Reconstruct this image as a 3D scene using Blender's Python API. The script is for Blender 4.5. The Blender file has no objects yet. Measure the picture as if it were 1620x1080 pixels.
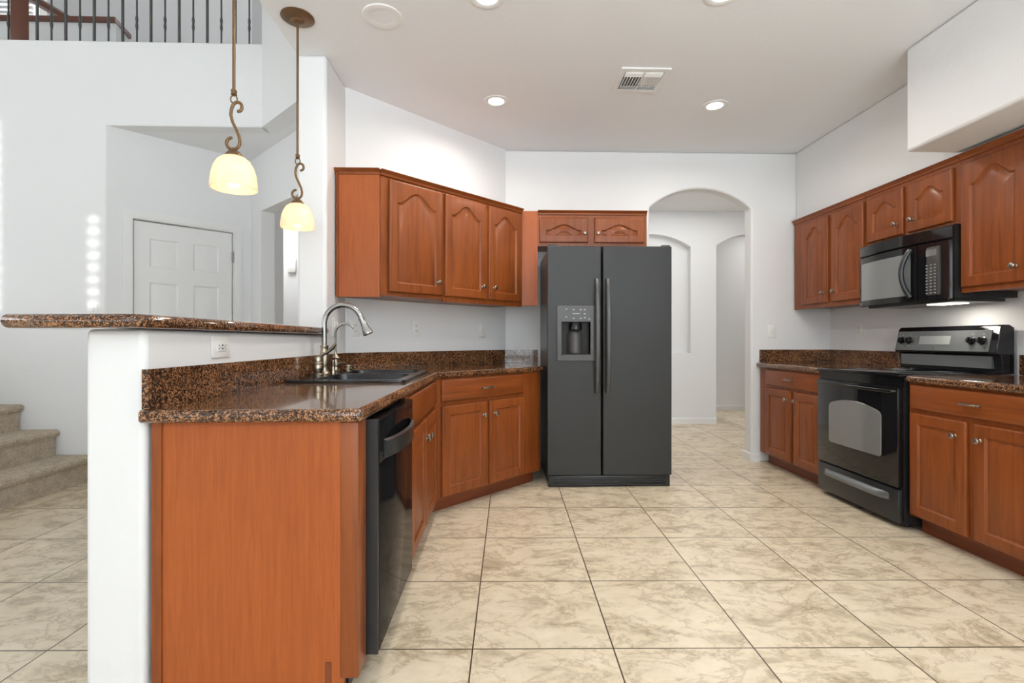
import bpy, bmesh, math
from mathutils import Vector, Matrix
PI = math.pi
S = bpy.context.scene
C = S.collection
# ------------------------------------------------------------ camera
CAM_H = 1.12
cd = bpy.data.cameras.new('camera'); cam = bpy.data.objects.new('camera', cd); C.objects.link(cam)
cam.location = (0, 0, CAM_H); cam.rotation_euler = (PI/2, 0, -0.030)
cd.sensor_width = 36; cd.lens = 36*795/1620.; cd.shift_y = -(540-538)/1620.; cd.clip_start = .02
S.camera = cam
# ------------------------------------------------------------ world, sun, exposure
w = bpy.data.worlds.new('world'); S.world = w; w.use_nodes = True
bg = w.node_tree.nodes['Background']; bg.inputs[0].default_value = (.80, .88, 1, 1); bg.inputs[1].default_value = 1.0
S.view_settings.view_transform = 'Standard'; S.view_settings.look = 'None'
S.view_settings.exposure = 0.09; S.view_settings.gamma = 1; S.view_settings.use_curve_mapping = False
S.cycles.max_bounces = 8; S.cycles.diffuse_bounces = 5; S.cycles.glossy_bounces = 4
S.cycles.sample_clamp_indirect = 6; S.cycles.use_denoising = True
SUN_EL = math.radians(14)
sl = bpy.data.lights.new('sun', 'SUN'); so = bpy.data.objects.new('sun', sl); C.objects.link(so)
sl.energy = 2.2; sl.angle = .008; sl.color = (1, .98, .95)
so.rotation_euler = (PI/2-SUN_EL, 0, 0); so.location = (-3, -6, 5)
def area(name, loc, rot, sx, sy, e, col=(1, 1, 1), shape='RECTANGLE', spread=PI):
    l = bpy.data.lights.new(name, 'AREA'); l.shape = shape; l.size = sx; l.size_y = sy; l.energy = e; l.color = col; l.spread = spread
    o = bpy.data.objects.new(name, l); C.objects.link(o); o.location = loc; o.rotation_euler = rot
    return o
# daylight of the kitchen and great room windows behind the camera, then added fill lamps
area('daylight_kitchen_windows', (.9, -3.3, 1.75), (PI/2, 0, 0), 3.6, 1.7, 20, (.93, .97, 1))
area('ceiling_fill', (.9, -3.2, 1.0), (math.radians(152), 0, 0), 3.6, 1.0, 225, (.78, .90, 1), spread=math.radians(125))  # added unseen uplight to brighten the kitchen ceiling
area('ceiling_fill_side', (3.0, -.9, 1.2), (0, math.radians(145), 0), 1.2, 1.8, 34, (.78, .90, 1), spread=math.radians(125))  # added fill aimed up at the ceiling; this wall has no window
area('daylight_great_room', (-4.2, -3.3, 2.6), (PI/2, 0, 0), 3.6, 3.4, 20, (.93, .97, 1))
area('right_cabinet_fill', (-6.95, 1.2, 1.9), (0, -PI/2, 0), 2.2, 3.4, 62, (.88, .94, 1))  # added fill for the right-hand cabinets; no window is built here
area('left_wall_fill', (-4.3, .9, 5.8), (0, 0, 0), 3.6, 2.4, 14, (.95, .98, 1))  # overhead fill added to lift the left wall and stairs
area('loft_fill', (-3.2, 7.2, 5.75), (0, 0, 0), 3.5, 1.2, 40, (1, .99, .97))  # unseen overhead lamp added to light the loft
area('hall_fill', (2.4, 5.6, 2.845), (0, 0, 0), 1.6, 1.2, 17, (1, .98, .95))  # lamp added under the hall ceiling to brighten the hall
area('far_hall_fill', (4.3, 7.3, 2.845), (0, 0, 0), .9, .8, 7, (1, .98, .95))  # added fill for the space past the second arch
area('side_hall_fill', (-2.5, 5.75, 2.845), (0, 0, 0), .5, .5, 16, (1, 1, 1))  # added lamp that brightens the end wall of the side hall

# ------------------------------------------------------------ materials
def nt(name):
    m = bpy.data.materials.new(name); m.use_nodes = True; n = m.node_tree.nodes; l = m.node_tree.links
    return m, n, l, n['Principled BSDF']
def node(n, t, **k):
    x = n.new(t)
    for a, b in k.items(): setattr(x, a, b)
    return x
def ramp(n, stops):
    r = n.new('ShaderNodeValToRGB'); e = r.color_ramp.elements
    while len(e) < len(stops): e.new(.5)
    for i, (p, c) in enumerate(stops): e[i].position = p; e[i].color = (*c, 1)
    return r
def bump(n, l, p, src, strength, dist=.01):
    b = n.new('ShaderNodeBump'); b.inputs['Strength'].default_value = strength; b.inputs['Distance'].default_value = dist
    l.new(src, b.inputs['Height']); l.new(b.outputs[0], p.inputs['Normal'])
def plain(name, col, rough=.5, metal=0, coat=0, bumps=None, spec=None):
    m, n, l, p = nt(name); p.inputs['Base Color'].default_value = (*col, 1)
    p.inputs['Roughness'].default_value = rough; p.inputs['Metallic'].default_value = metal
    p.inputs['Coat Weight'].default_value = coat; p.inputs['Coat Roughness'].default_value = .05
    if spec is not None: p.inputs['Specular IOR Level'].default_value = spec
    tc = node(n, 'ShaderNodeTexCoord'); t = node(n, 'ShaderNodeTexNoise')
    sc, st, di = bumps if bumps else (60, .02, .001)
    t.inputs['Scale'].default_value = sc; t.inputs['Detail'].default_value = 3
    l.new(tc.outputs['Object'], t.inputs['Vector']); bump(n, l, p, t.outputs[0], st, di)
    return m
wall_m = plain('painted_wall', (.80, .80, .80), .55, bumps=(28, .25, .004))
ceil_m = plain('painted_ceiling', (.84, .845, .855), .6, bumps=(28, .25, .004))
white_m = plain('white_trim', (.82, .815, .80), .35)
plate_m = plain('white_plastic', (.84, .83, .80), .3)
dark_m = plain('dark_gap', (.012, .011, .010), .6)
black_m = plain('black_gloss', (.008, .008, .009), .07)
dwblack_m = plain('dishwasher_black', (.008, .008, .009), .10, spec=.3)
_n, _l = dwblack_m.node_tree.nodes, dwblack_m.node_tree.links
_n['Principled BSDF'].inputs['IOR'].default_value = 1.25
_d = _n.new('ShaderNodeBsdfDiffuse'); _d.inputs[0].default_value = (.012, .011, .011, 1); _x = _n.new('ShaderNodeMixShader'); _x.inputs[0].default_value = .35
_l.new(_n['Principled BSDF'].outputs[0], _x.inputs[1]); _l.new(_d.outputs[0], _x.inputs[2]); _l.new(_x.outputs[0], _n['Material Output'].inputs[0])
blk2_m = plain('black_satin', (.022, .023, .024), .28)
ctl_m = plain('grey_control_face', (.19, .20, .205), .25, metal=.5)
fridge_m = plain('black_textured_steel', (.019, .019, .018), .44, bumps=(150, .6, .002))
fpanel_m = plain('charcoal_plastic', (.055, .052, .048), .33)
glass_m = plain('oven_glass', (.19, .19, .185), .06, coat=.8)
mwglass_m = plain('microwave_glass', (.19, .20, .20), .05, coat=1)
disp_m = plain('display_grey', (.30, .31, .31), .2)
steel_m = plain('brushed_nickel', (.36, .355, .34), .26, metal=1)
steel2_m = plain('warm_nickel', (.46, .40, .31), .28, metal=1)
bronze_m = plain('antique_bronze', (.20, .12, .062), .42, metal=.75, bumps=(90, .6, .003))
knob_m = plain('aged_pewter', (.33, .29, .24), .3, metal=1)
iron_m = plain('dark_iron', (.10, .10, .095), .45, metal=.5)
railwood_m = plain('dark_stained_rail', (.13, .045, .025), .3)
sink_m = plain('black_composite_sink', (.012, .013, .014), .16, coat=.0, bumps=(200, .15, .001))
blind_m = plain('white_blind', (.8, .8, .8), .5)

def wood(name, c0, c1, axis='z', rough=.38, coat=.14, scale=1.0):
    m, n, l, p = nt(name)
    tc = node(n, 'ShaderNodeTexCoord'); oi = node(n, 'ShaderNodeObjectInfo'); mp = node(n, 'ShaderNodeMapping')
    s = {'z': (22, 22, 1.3), 'x': (1.3, 22, 22)}[axis]
    mp.inputs['Scale'].default_value = [v*scale for v in s]
    add = node(n, 'ShaderNodeVectorMath', operation='ADD'); mul = node(n, 'ShaderNodeMath', operation='MULTIPLY'); mul.inputs[1].default_value = 37
    l.new(oi.outputs['Random'], mul.inputs[0]); l.new(tc.outputs['Object'], add.inputs[0]); l.new(mul.outputs[0], add.inputs[1])
    l.new(add.outputs[0], mp.inputs[0])
    t = node(n, 'ShaderNodeTexNoise'); t.inputs['Scale'].default_value = 1.6; t.inputs['Detail'].default_value = 7; t.inputs['Roughness'].default_value = .62
    t.inputs['Distortion'].default_value = .5
    l.new(mp.outputs[0], t.inputs['Vector'])
    t2 = node(n, 'ShaderNodeTexNoise'); t2.inputs['Scale'].default_value = 2.2; t2.inputs['Detail'].default_value = 2
    l.new(add.outputs[0], t2.inputs['Vector'])
    mx = node(n, 'ShaderNodeMath', operation='MULTIPLY_ADD'); mx.inputs[1].default_value = .45
    l.new(t2.outputs[0], mx.inputs[0]); l.new(t.outputs[0], mx.inputs[2])
    r = ramp(n, [(.50, c0), (.92, c1)])
    l.new(mx.outputs[0], r.inputs[0]); l.new(r.outputs[0], p.inputs['Base Color'])
    p.inputs['Roughness'].default_value = rough; p.inputs['Coat Weight'].default_value = coat*.6; p.inputs['Coat Roughness'].default_value = .18; p.inputs['Specular IOR Level'].default_value = .36
    bump(n, l, p, t.outputs[0], .06, .002)
    return m
cherry = wood('cherry_wood', (.170, .040, .008), (.29, .076, .016))
cherry_x = wood('cherry_wood_horizontal', (.170, .040, .008), (.29, .076, .016), 'x')
laminate = wood('cherry_laminate', (.30, .068, .012), (.39, .098, .021), rough=.42, coat=.05, scale=2.4)
toe_m = wood('dark_cherry_base', (.15, .034, .012), (.24, .062, .02), 'x')

def granite():
    m, n, l, p = nt('brown_granite')
    tc = node(n, 'ShaderNodeTexCoord')
    v = node(n, 'ShaderNodeTexVoronoi'); v.inputs['Scale'].default_value = 300; l.new(tc.outputs['Object'], v.inputs['Vector'])
    sp = node(n, 'ShaderNodeSeparateColor'); l.new(v.outputs['Color'], sp.inputs[0])
    t = node(n, 'ShaderNodeTexNoise'); t.inputs['Scale'].default_value = 70; t.inputs['Detail'].default_value = 5; t.inputs['Roughness'].default_value = .7
    l.new(tc.outputs['Object'], t.inputs['Vector'])
    t3 = node(n, 'ShaderNodeTexNoise'); t3.inputs['Scale'].default_value = 7; t3.inputs['Detail'].default_value = 3
    l.new(tc.outputs['Object'], t3.inputs['Vector'])
    a = node(n, 'ShaderNodeMath', operation='MULTIPLY_ADD'); a.inputs[1].default_value = .42
    l.new(sp.outputs[0], a.inputs[0]); l.new(t.outputs[0], a.inputs[2])
    b = node(n, 'ShaderNodeMath', operation='MULTIPLY_ADD'); b.inputs[1].default_value = .35
    l.new(t3.outputs[0], b.inputs[0]); l.new(a.outputs[0], b.inputs[2])
    r = ramp(n, [(.54, (.010, .008, .008)), (.78, (.030, .015, .009)), (.90, (.085, .034, .013)), (.985, (.24, .095, .034)), (1.0, (.38, .19, .09))])
    l.new(b.outputs[0], r.inputs[0]); l.new(r.outputs[0], p.inputs['Base Color'])
    p.inputs['Roughness'].default_value = .09; p.inputs['Coat Weight'].default_value = .35; p.inputs['Coat Roughness'].default_value = .03
    return m
granite_m = granite()

def tiles():
    m, n, l, p = nt('floor_tiles')
    tc = node(n, 'ShaderNodeTexCoord'); s = .51164
    mp = node(n, 'ShaderNodeMapping'); mp.vector_type = 'POINT'; mp.inputs['Rotation'].default_value = (0, 0, .02383)
    l.new(tc.outputs['Object'], mp.inputs[0])
    sub = node(n, 'ShaderNodeVectorMath', operation='SUBTRACT'); sub.inputs[1].default_value = (-.13161-20*s, 3.35938-20*s, 0)
    l.new(mp.outputs[0], sub.inputs[0])
    dv = node(n, 'ShaderNodeVectorMath', operation='SCALE'); dv.inputs['Scale'].default_value = 1/s; l.new(sub.outputs[0], dv.inputs[0])
    fr = node(n, 'ShaderNodeVectorMath', operation='FRACTION'); l.new(dv.outputs[0], fr.inputs[0])
    fl = node(n, 'ShaderNodeVectorMath', operation='FLOOR'); l.new(dv.outputs[0], fl.inputs[0])
    sx = node(n, 'ShaderNodeSeparateXYZ'); l.new(fr.outputs[0], sx.inputs[0])
    def edge(o, half):
        a = node(n, 'ShaderNodeMath', operation='SUBTRACT'); a.inputs[1].default_value = .5; l.new(o, a.inputs[0])
        b = node(n, 'ShaderNodeMath', operation='ABSOLUTE'); l.new(a.outputs[0], b.inputs[0])
        c = node(n, 'ShaderNodeMath', operation='GREATER_THAN'); c.inputs[1].default_value = .5-half/s; l.new(b.outputs[0], c.inputs[0])
        return c
    g = node(n, 'ShaderNodeMath', operation='MAXIMUM'); l.new(edge(sx.outputs[0], .0027).outputs[0], g.inputs[0]); l.new(edge(sx.outputs[1], .0027).outputs[0], g.inputs[1])
    wn = node(n, 'ShaderNodeTexWhiteNoise'); wn.noise_dimensions = '3D'; l.new(fl.outputs[0], wn.inputs['Vector'])
    sc = node(n, 'ShaderNodeVectorMath', operation='SCALE'); sc.inputs['Scale'].default_value = 13; l.new(wn.outputs['Color'], sc.inputs[0])
    ad = node(n, 'ShaderNodeVectorMath', operation='ADD'); l.new(sc.outputs[0], ad.inputs[0]); l.new(tc.outputs['Object'], ad.inputs[1])
    m2 = node(n, 'ShaderNodeMapping'); m2.inputs['Scale'].default_value = (3.4, 5.2, 3); m2.inputs['Rotation'].default_value = (0, 0, .3); l.new(ad.outputs[0], m2.inputs[0])
    t = node(n, 'ShaderNodeTexNoise'); t.inputs['Scale'].default_value = 1.5; t.inputs['Detail'].default_value = 11; t.inputs['Roughness'].default_value = .72; t.inputs['Distortion'].default_value = .5
    l.new(m2.outputs[0], t.inputs['Vector'])
    r = ramp(n, [(.25, (.34, .26, .165)), (.40, (.55, .445, .305)), (.49, (.73, .61, .44)), (.68, (.83, .71, .54))])
    l.new(t.outputs[0], r.inputs[0])
    # thin veins
    v = node(n, 'ShaderNodeTexNoise'); v.inputs['Scale'].default_value = .8; v.inputs['Detail'].default_value = 9; v.inputs['Roughness'].default_value = .66; v.inputs['Distortion'].default_value = .4
    l.new(m2.outputs[0], v.inputs['Vector'])
    va = node(n, 'ShaderNodeMath', operation='SUBTRACT'); va.inputs[1].default_value = .5; l.new(v.outputs[0], va.inputs[0])
    vb = node(n, 'ShaderNodeMath', operation='ABSOLUTE'); l.new(va.outputs[0], vb.inputs[0])
    vr = ramp(n, [(0, (.55, .50, .44)), (.012, (.86, .84, .81)), (.03, (1, 1, 1))]); l.new(vb.outputs[0], vr.inputs[0])
    mu = node(n, 'ShaderNodeMix', data_type='RGBA', blend_type='MULTIPLY'); mu.inputs[0].default_value = .65
    l.new(r.outputs[0], mu.inputs[6]); l.new(vr.outputs[0], mu.inputs[7])
    mx = node(n, 'ShaderNodeMix', data_type='RGBA'); mx.inputs[7].default_value = (.085, .058, .034, 1)
    l.new(g.outputs[0], mx.inputs[0]); l.new(mu.outputs[2], mx.inputs[6]); l.new(mx.outputs[2], p.inputs['Base Color'])
    p.inputs['Roughness'].default_value = .30
    inv = node(n, 'ShaderNodeMath', operation='SUBTRACT'); inv.inputs[0].default_value = 1; l.new(g.outputs[0], inv.inputs[1])
    bump(n, l, p, inv.outputs[0], .5, .002)
    return m
tile_m = tiles()
def carpet():
    m, n, l, p = nt('tan_carpet'); tc = node(n, 'ShaderNodeTexCoord'); t = node(n, 'ShaderNodeTexNoise')
    t.inputs['Scale'].default_value = 130; t.inputs['Detail'].default_value = 4; l.new(tc.outputs['Object'], t.inputs['Vector'])
    t2 = node(n, 'ShaderNodeTexNoise'); t2.inputs['Scale'].default_value = 18; t2.inputs['Detail'].default_value = 4; l.new(tc.outputs['Object'], t2.inputs['Vector'])
    a = node(n, 'ShaderNodeMath', operation='MULTIPLY_ADD'); a.inputs[1].default_value = .5; l.new(t2.outputs[0], a.inputs[0]); l.new(t.outputs[0], a.inputs[2])
    r = ramp(n, [(.45, (.30, .23, .155)), (.95, (.66, .56, .44))]); l.new(a.outputs[0], r.inputs[0]); l.new(r.outputs[0], p.inputs['Base Color'])
    p.inputs['Roughness'].default_value = 1; bump(n, l, p, t.outputs[0], .9, .01)
    return m
carpet_m = carpet()
def emit(name, col, e):
    m, n, l, p = nt(name); p.inputs['Base Color'].default_value = (*col, 1); p.inputs['Emission Color'].default_value = (*col, 1); p.inputs['Emission Strength'].default_value = e
    return m
lamp_m = emit('lit_lens', (1, .97, .92), 14)
bulb_m = emit('lit_bulb', (1, .93, .82), 6.5)
pane_m = emit('daylight_pane', (.93, .97, 1), 1.5)
def shade_mat():
    m, n, l, p = nt('alabaster_glass')
    t = node(n, 'ShaderNodeTexNoise'); t.inputs['Scale'].default_value = 12; t.inputs['Detail'].default_value = 3; t.inputs['Distortion'].default_value = 1.0
    tc = node(n, 'ShaderNodeTexCoord'); l.new(tc.outputs['Object'], t.inputs[0])
    r = ramp(n, [(.30, (.95, .79, .58)), (.70, (.97, .86, .70))]); l.new(t.outputs[0], r.inputs[0])
    l.new(r.outputs[0], p.inputs['Base Color']); p.inputs['Roughness'].default_value = .25
    tr = node(n, 'ShaderNodeBsdfTranslucent'); l.new(r.outputs[0], tr.inputs[0])
    mx = node(n, 'ShaderNodeMixShader'); mx.inputs[0].default_value = .5
    l.new(p.outputs[0], mx.inputs[1]); l.new(tr.outputs[0], mx.inputs[2])
    l.new(mx.outputs[0], n['Material Output'].inputs[0])
    l.new(r.outputs[0], p.inputs['Emission Color']); p.inputs['Emission Strength'].default_value = .20
    return m
shade_m = shade_mat()

# ------------------------------------------------------------ mesh helpers
def NB(): return bmesh.new()
def box(bm, x0, x1, y0, y1, z0, z1, M=None, bev=0, seg=2):
    vs = [bm.verts.new((x, y, z)) for x in (x0, x1) for y in (y0, y1) for z in (z0, z1)]
    f = [bm.faces.new([vs[i] for i in q]) for q in ((0, 1, 3, 2), (4, 6, 7, 5), (0, 4, 5, 1), (2, 3, 7, 6), (0, 2, 6, 4), (1, 5, 7, 3))]
    if bev:
        es = list({e for k in f for e in k.edges})
        r = bmesh.ops.bevel(bm, geom=es, offset=bev, segments=seg, affect='EDGES', profile=.5)
        vs = list({v for k in r['faces'] for v in k.verts})
        vs = [v for v in bm.verts if v.is_valid and v in set(vs)]
    if M is not None:
        for v in vs: v.co = M @ v.co
    return vs
def prism(bm, pts, z0, z1, holes=()):
    """pts in xy, extruded z0..z1, with holes"""
    def loop(ps): 
        v = [bm.verts.new((x, y, z0)) for x, y in ps]
        return v, [bm.edges.new((v[i], v[(i+1) % len(v)])) for i in range(len(v))]
    if not holes:
        v = [bm.verts.new((x, y, z0)) for x, y in pts]; fs = [bm.faces.new(v)]
    else:
        es = []
        for ps in (pts, *holes): es += loop(ps)[1]
        fs = [g for g in bmesh.ops.triangle_fill(bm, use_beauty=True, use_dissolve=False, edges=es)['geom'] if isinstance(g, bmesh.types.BMFace)]
    r = bmesh.ops.extrude_face_region(bm, geom=fs)
    nv = [g for g in r['geom'] if isinstance(g, bmesh.types.BMVert)]
    for v in nv: v.co.z += z1-z0
    return nv
def plate(bm, pts, y0, y1, holes=()):
    """pts in xz, extruded along y"""
    b = bmesh.new(); prism(b, pts, 0, 1, holes)
    me = bpy.data.meshes.new('t'); 
    for v in b.verts: v.co = Vector((v.co.x, y0+(y1-y0)*v.co.z, v.co.y))
    b.to_mesh(me); b.free(); bm.from_mesh(me); bpy.data.meshes.remove(me)
def profile(bm, pts, x0, x1, M=None):
    """profile (y,z) extruded along x"""
    a = [bm.verts.new((x0, y, z)) for y, z in pts]; b = [bm.verts.new((x1, y, z)) for y, z in pts]; n = len(pts)
    for i in range(n): bm.faces.new((a[i], a[(i+1) % n], b[(i+1) % n], b[i]))
    bm.faces.new(a); bm.faces.new(b[::-1])
    if M is not None:
        for v in a+b: v.co = M @ v.co
def lathe(bm, prof, seg=24, M=None, cap=True):
    rings = []; allv = []
    for r, z in prof:
        if r < 1e-6: v = [bm.verts.new((0, 0, z))]
        else: v = [bm.verts.new((r*math.cos(2*PI*i/seg), r*math.sin(2*PI*i/seg), z)) for i in range(seg)]
        rings.append(v); allv += v
    for a, b in zip(rings, rings[1:]):
        if len(a) == 1 and len(b) == 1: continue
        for i in range(seg):
            j = (i+1) % seg
            if len(a) == 1: bm.faces.new((a[0], b[i], b[j]))
            elif len(b) == 1: bm.faces.new((a[i], a[j], b[0]))
            else: bm.faces.new((a[i], a[j], b[j], b[i]))
    if cap:
        for q in (rings[0], rings[-1]):
            if len(q) > 2: bm.faces.new(q)
    if M is not None:
        for v in allv: v.co = M @ v.co
def tube(bm, pts, rad, seg=10, M=None, flat=1.0):
    pts = [Vector(p) for p in pts]; n = len(pts)
    rad = rad if isinstance(rad, (list, tuple)) else [rad]*n
    T = [(pts[min(i+1, n-1)]-pts[max(i-1, 0)]).normalized() for i in range(n)]
    up = Vector((0, 0, 1)) if abs(T[0].z) < .9 else Vector((1, 0, 0))
    N = (up - T[0]*up.dot(T[0])).normalized(); rings = []
    for i in range(n):
        N = (N - T[i]*N.dot(T[i])).normalized(); B = T[i].cross(N)
        rings.append([bm.verts.new(pts[i]+N*rad[i]*math.cos(2*PI*k/seg)+B*rad[i]*flat*math.sin(2*PI*k/seg)) for k in range(seg)])
    for a, b in zip(rings, rings[1:]):
        for k in range(seg): bm.faces.new((a[k], a[(k+1) % seg], b[(k+1) % seg], b[k]))
    bm.faces.new(rings[0]); bm.faces.new(rings[-1][::-1])
    if M is not None:
        for r in rings:
            for v in r: v.co = M @ v.co
def obj(name, bm, m, parent=None, smooth=True, loc=None, rot=None, label=None, bev=0, bseg=3):
    bmesh.ops.remove_doubles(bm, verts=bm.verts, dist=1e-6)
    bmesh.ops.recalc_face_normals(bm, faces=bm.faces)
    me = bpy.data.meshes.new(name); bm.to_mesh(me); bm.free()
    for k in (m if isinstance(m, (list, tuple)) else [m]): me.materials.append(k)
    if smooth:
        for p in me.polygons: p.use_smooth = True
        me.set_sharp_from_angle(angle=math.radians(32))
    o = bpy.data.objects.new(name, me); C.objects.link(o)
    if parent: o.parent = parent
    if loc: o.location = loc
    if rot: o.rotation_euler = rot
    if label: o['label'] = label
    if bev:
        b = o.modifiers.new('bevel', 'BEVEL'); b.width = bev; b.segments = bseg; b.limit_method = 'ANGLE'; b.angle_limit = math.radians(50)
    return o
def tag(o, label, cat, group=None):
    o['label'] = label; o['category'] = cat
    if group: o['group'] = group
    return o
def thing(name, label, cat, loc=(0, 0, 0), rz=0, group=None):
    o = bpy.data.objects.new(name, None); C.objects.link(o); o.location = loc; o.rotation_euler = (0, 0, rz)
    o.empty_display_size = .1
    return tag(o, label, cat, group)
def struct(name, bm, m, parent=None, **k):
    o = obj(name, bm, m, parent, **k)
    if parent is None: o['kind'] = 'structure'
    return o
def rrect(x0, x1, y0, y1, r, n=5):
    p = []
    for cx, cy, a in ((x1-r, y1-r, 0), (x0+r, y1-r, 90), (x0+r, y0+r, 180), (x1-r, y0+r, 270)):
        for i in range(n+1):
            t = math.radians(a+90*i/n); p.append((cx+r*math.cos(t), cy+r*math.sin(t)))
    return p
def loft(bm, loops, cap0=False, cap1=False):
    vs = [[bm.verts.new(q) for q in lp] for lp in loops]
    for a, b in zip(vs, vs[1:]):
        for i in range(len(a)):
            j = (i+1) % len(a); bm.faces.new((a[i], a[j], b[j], b[i]))
    if cap0: bm.faces.new(vs[0])
    if cap1: bm.faces.new(vs[-1])
RX = Matrix.Rotation(PI/2, 4, 'X')       # z axis -> -y  (lathes that stick out of a front)

# ------------------------------------------------------------ setting
CZ = 2.85
bm = NB(); box(bm, -7.2, 5.2, -3.7, 9.2, -.1, 0); struct('floor', bm, tile_m)
# kitchen ceiling: a slab ending at the open side towards the great room
bm = NB(); prism(bm, [(-1.21, -3.6), (5.1, -3.6), (5.1, 9.1), (-1.21, 9.1)], CZ, CZ+.3); struct('ceiling', bm, ceil_m)
bm = NB(); box(bm, -7.1, -1.21, -3.7, 9.1, 5.9, 6.0); struct('ceiling_great_room', bm, ceil_m)
# wall over the edge of the kitchen ceiling
bm = NB(); box(bm, -1.21, -1.09, -3.6, 9.0, CZ+.3, 5.9); struct('wall_upper_right', bm, wall_m)

def arc_top(xa, xb, zs, za, n=20):
    """segmental arch points from xb to xa (right to left)"""
    h = (xb-xa)/2; s = za-zs; R = (h*h+s*s)/(2*s); cx = (xa+xb)/2; cz = za-R; t0 = math.asin(h/R)
    return [(cx+R*math.sin(t0-2*t0*i/n), cz+R*math.cos(t0-2*t0*i/n)) for i in range(n+1)]
# back wall with archway
pts = [(.03, 0), (.03, CZ), (3.22, CZ), (3.22, 0), (2.345, 0)] + arc_top(1.40, 2.345, 2.335, 2.515) + [(1.40, 0)]
bm = NB(); plate(bm, pts, 4.57, 4.70); struct('wall_back', bm, wall_m, bev=.018)
# diagonal wall
DX, DY = -1.03, 3.47
bm = NB(); prism(bm, [(DX, DY), (.08, 4.57), (.08, 4.70), (-.02, 4.70), (-1.12, 3.62), (-1.12, 3.47)], 0, CZ); struct('wall_diagonal', bm, wall_m)
# column between kitchen and great room
bm = NB(); prism(bm, [(-1.21, 3.08), (-1.035, 3.08), (-1.035, 3.50), (-1.12, 3.62), (-1.21, 3.62)], 0, CZ); struct('wall_column', bm, wall_m, bev=.02)
# half wall
bm = NB(); box(bm, -1.225, -1.05, 1.53, 3.08, 0, 1.153); struct('wall_half', bm, wall_m, bev=.018)
# right wall and soffits
bm = NB(); box(bm, 3.09, 3.22, -3.6, 4.57, 0, CZ); struct('wall_right', bm, wall_m)
bm = NB(); box(bm, 2.764, 3.088, -3.6, 4.569, 2.217, CZ); struct('wall_soffit', bm, wall_m, bev=.012)
bm = NB(); box(bm, 2.432, 2.763, -1.2, 2.92, 2.235, CZ); struct('ceiling_bulkhead', bm, wall_m, bev=.018)
# hall beyond the arch
pts = [(.6, 0), (.6, CZ), (5.1, CZ), (5.1, 0), (3.9, 0)] + arc_top(2.946, 3.9, 2.39, 2.55) + [(2.946, 0)]
hole = [(1.52, .95)] + [(2.60, .95)] + arc_top(1.52, 2.60, 2.375, 2.54)
bm = NB(); plate(bm, pts, 6.67, 6.77, [hole]); plate(bm, pts, 6.7701, 6.85); struct('wall_hall', bm, wall_m)
bm = NB(); box(bm, .5, .6, 4.7, 6.82, 0, CZ); struct('wall_hall_left', bm, wall_m)
bm = NB(); box(bm, 5.0, 5.1, 4.7, 9.0, 0, CZ); struct('wall_hall_right', bm, wall_m)
bm = NB(); box(bm, .6, 5.1, 7.98, 8.08, 0, CZ); struct('wall_hall_far', bm, wall_m)
def bboard(name, x0, y0, x1, y1, h=.082, t=.014):
    L = math.hypot(x1-x0, y1-y0); a = math.atan2(y1-y0, x1-x0)
    bm = NB(); profile(bm, [(0, 0), (-t, 0), (-t, h-.012), (-t*.4, h), (0, h)], 0, L)
    o = struct(name, bm, white_m); o.location = (x0, y0, 0); o.rotation_euler = (0, 0, a); return o
bboard('baseboard_hall', .6, 6.67, 2.946, 6.67)
bboard('baseboard_hall_far', 2.0, 7.98, 5.0, 7.98)
bboard('baseboard_back', 2.33, 4.57, 2.425, 4.57)
bboard('baseboard_arch', 2.345, 4.705, 2.345, 4.555)
# great room: wall in plane Y=4.14 with the recess below, 45 degree walls of the recess
YW = 4.14; XA = -3.143; XC = -1.888
pts = [(-7.1, 0), (XA, 0), (XA, CZ), (XC, CZ), (XC, 3.53), (-7.1, 3.53)]
bm = NB(); plate(bm, pts, YW, YW+.14); struct('wall_left', bm, wall_m, bev=.014)
bm = NB(); prism(bm, [(XC-.02, YW), (-1.20, YW-.704+.0), (-1.20, YW-.50), (XC+.04, YW+.14), (XC-.02, YW+.14)], CZ, 5.9); struct('wall_chamfer', bm, wall_m)
# underside of the loft above the recess
bm = NB(); prism(bm, [(-7.1, YW+.14), (XA-.4, YW+.14), (XA-.01, YW+.005), (XC, YW+.005), (-1.21, 3.46), (-1.21, 9.0), (-7.1, 9.0)], CZ+.001, 3.25); struct('ceiling_recess', bm, ceil_m)
BX, BY = -2.369, 4.914
def wall45(name, x0, y0, x1, y1, t, z0, z1, m=wall_m, hole=None, **k):
    L = math.hypot(x1-x0, y1-y0); a = math.atan2(y1-y0, x1-x0)
    bm = NB(); pts = [(0, z0), (L, z0), (L, z1), (0, z1)]
    if hole: 
        xa, xb, zt = hole; pts = [(0, z0), (xa, z0), (xa, zt), (xb, zt), (xb, z0), (L, z0), (L, z1), (0, z1)]
    plate(bm, pts, 0, t); o = struct(name, bm, m, **k); o.location = (x0, y0, 0); o.rotation_euler = (0, 0, a); return o
wall45('wall_recess_door', XA, YW, BX, BY, .12, 0, CZ, hole=(.175, .94, 2.13))
wall45('wall_recess_side', BX, BY, -1.205, 3.75, .12, 0, CZ, hole=(.255, 1.15, 2.32))
# hall past the side opening
wall45('wall_side_hall', -2.10, 4.83, -2.15, 5.13, .1, 0, CZ)
bm = NB(); box(bm, -3.1, -3.0, 5.0, 6.3, 0, CZ); struct('wall_side_hall_left', bm, wall_m)
wall45('wall_side_hall_end', -3.1, 6.2, -.2, 6.2, .1, 0, CZ)
bm = NB(); box(bm, -.35, -.25, 4.3, 6.2, 0, CZ); struct('wall_side_hall_right', bm, wall_m)
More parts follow.
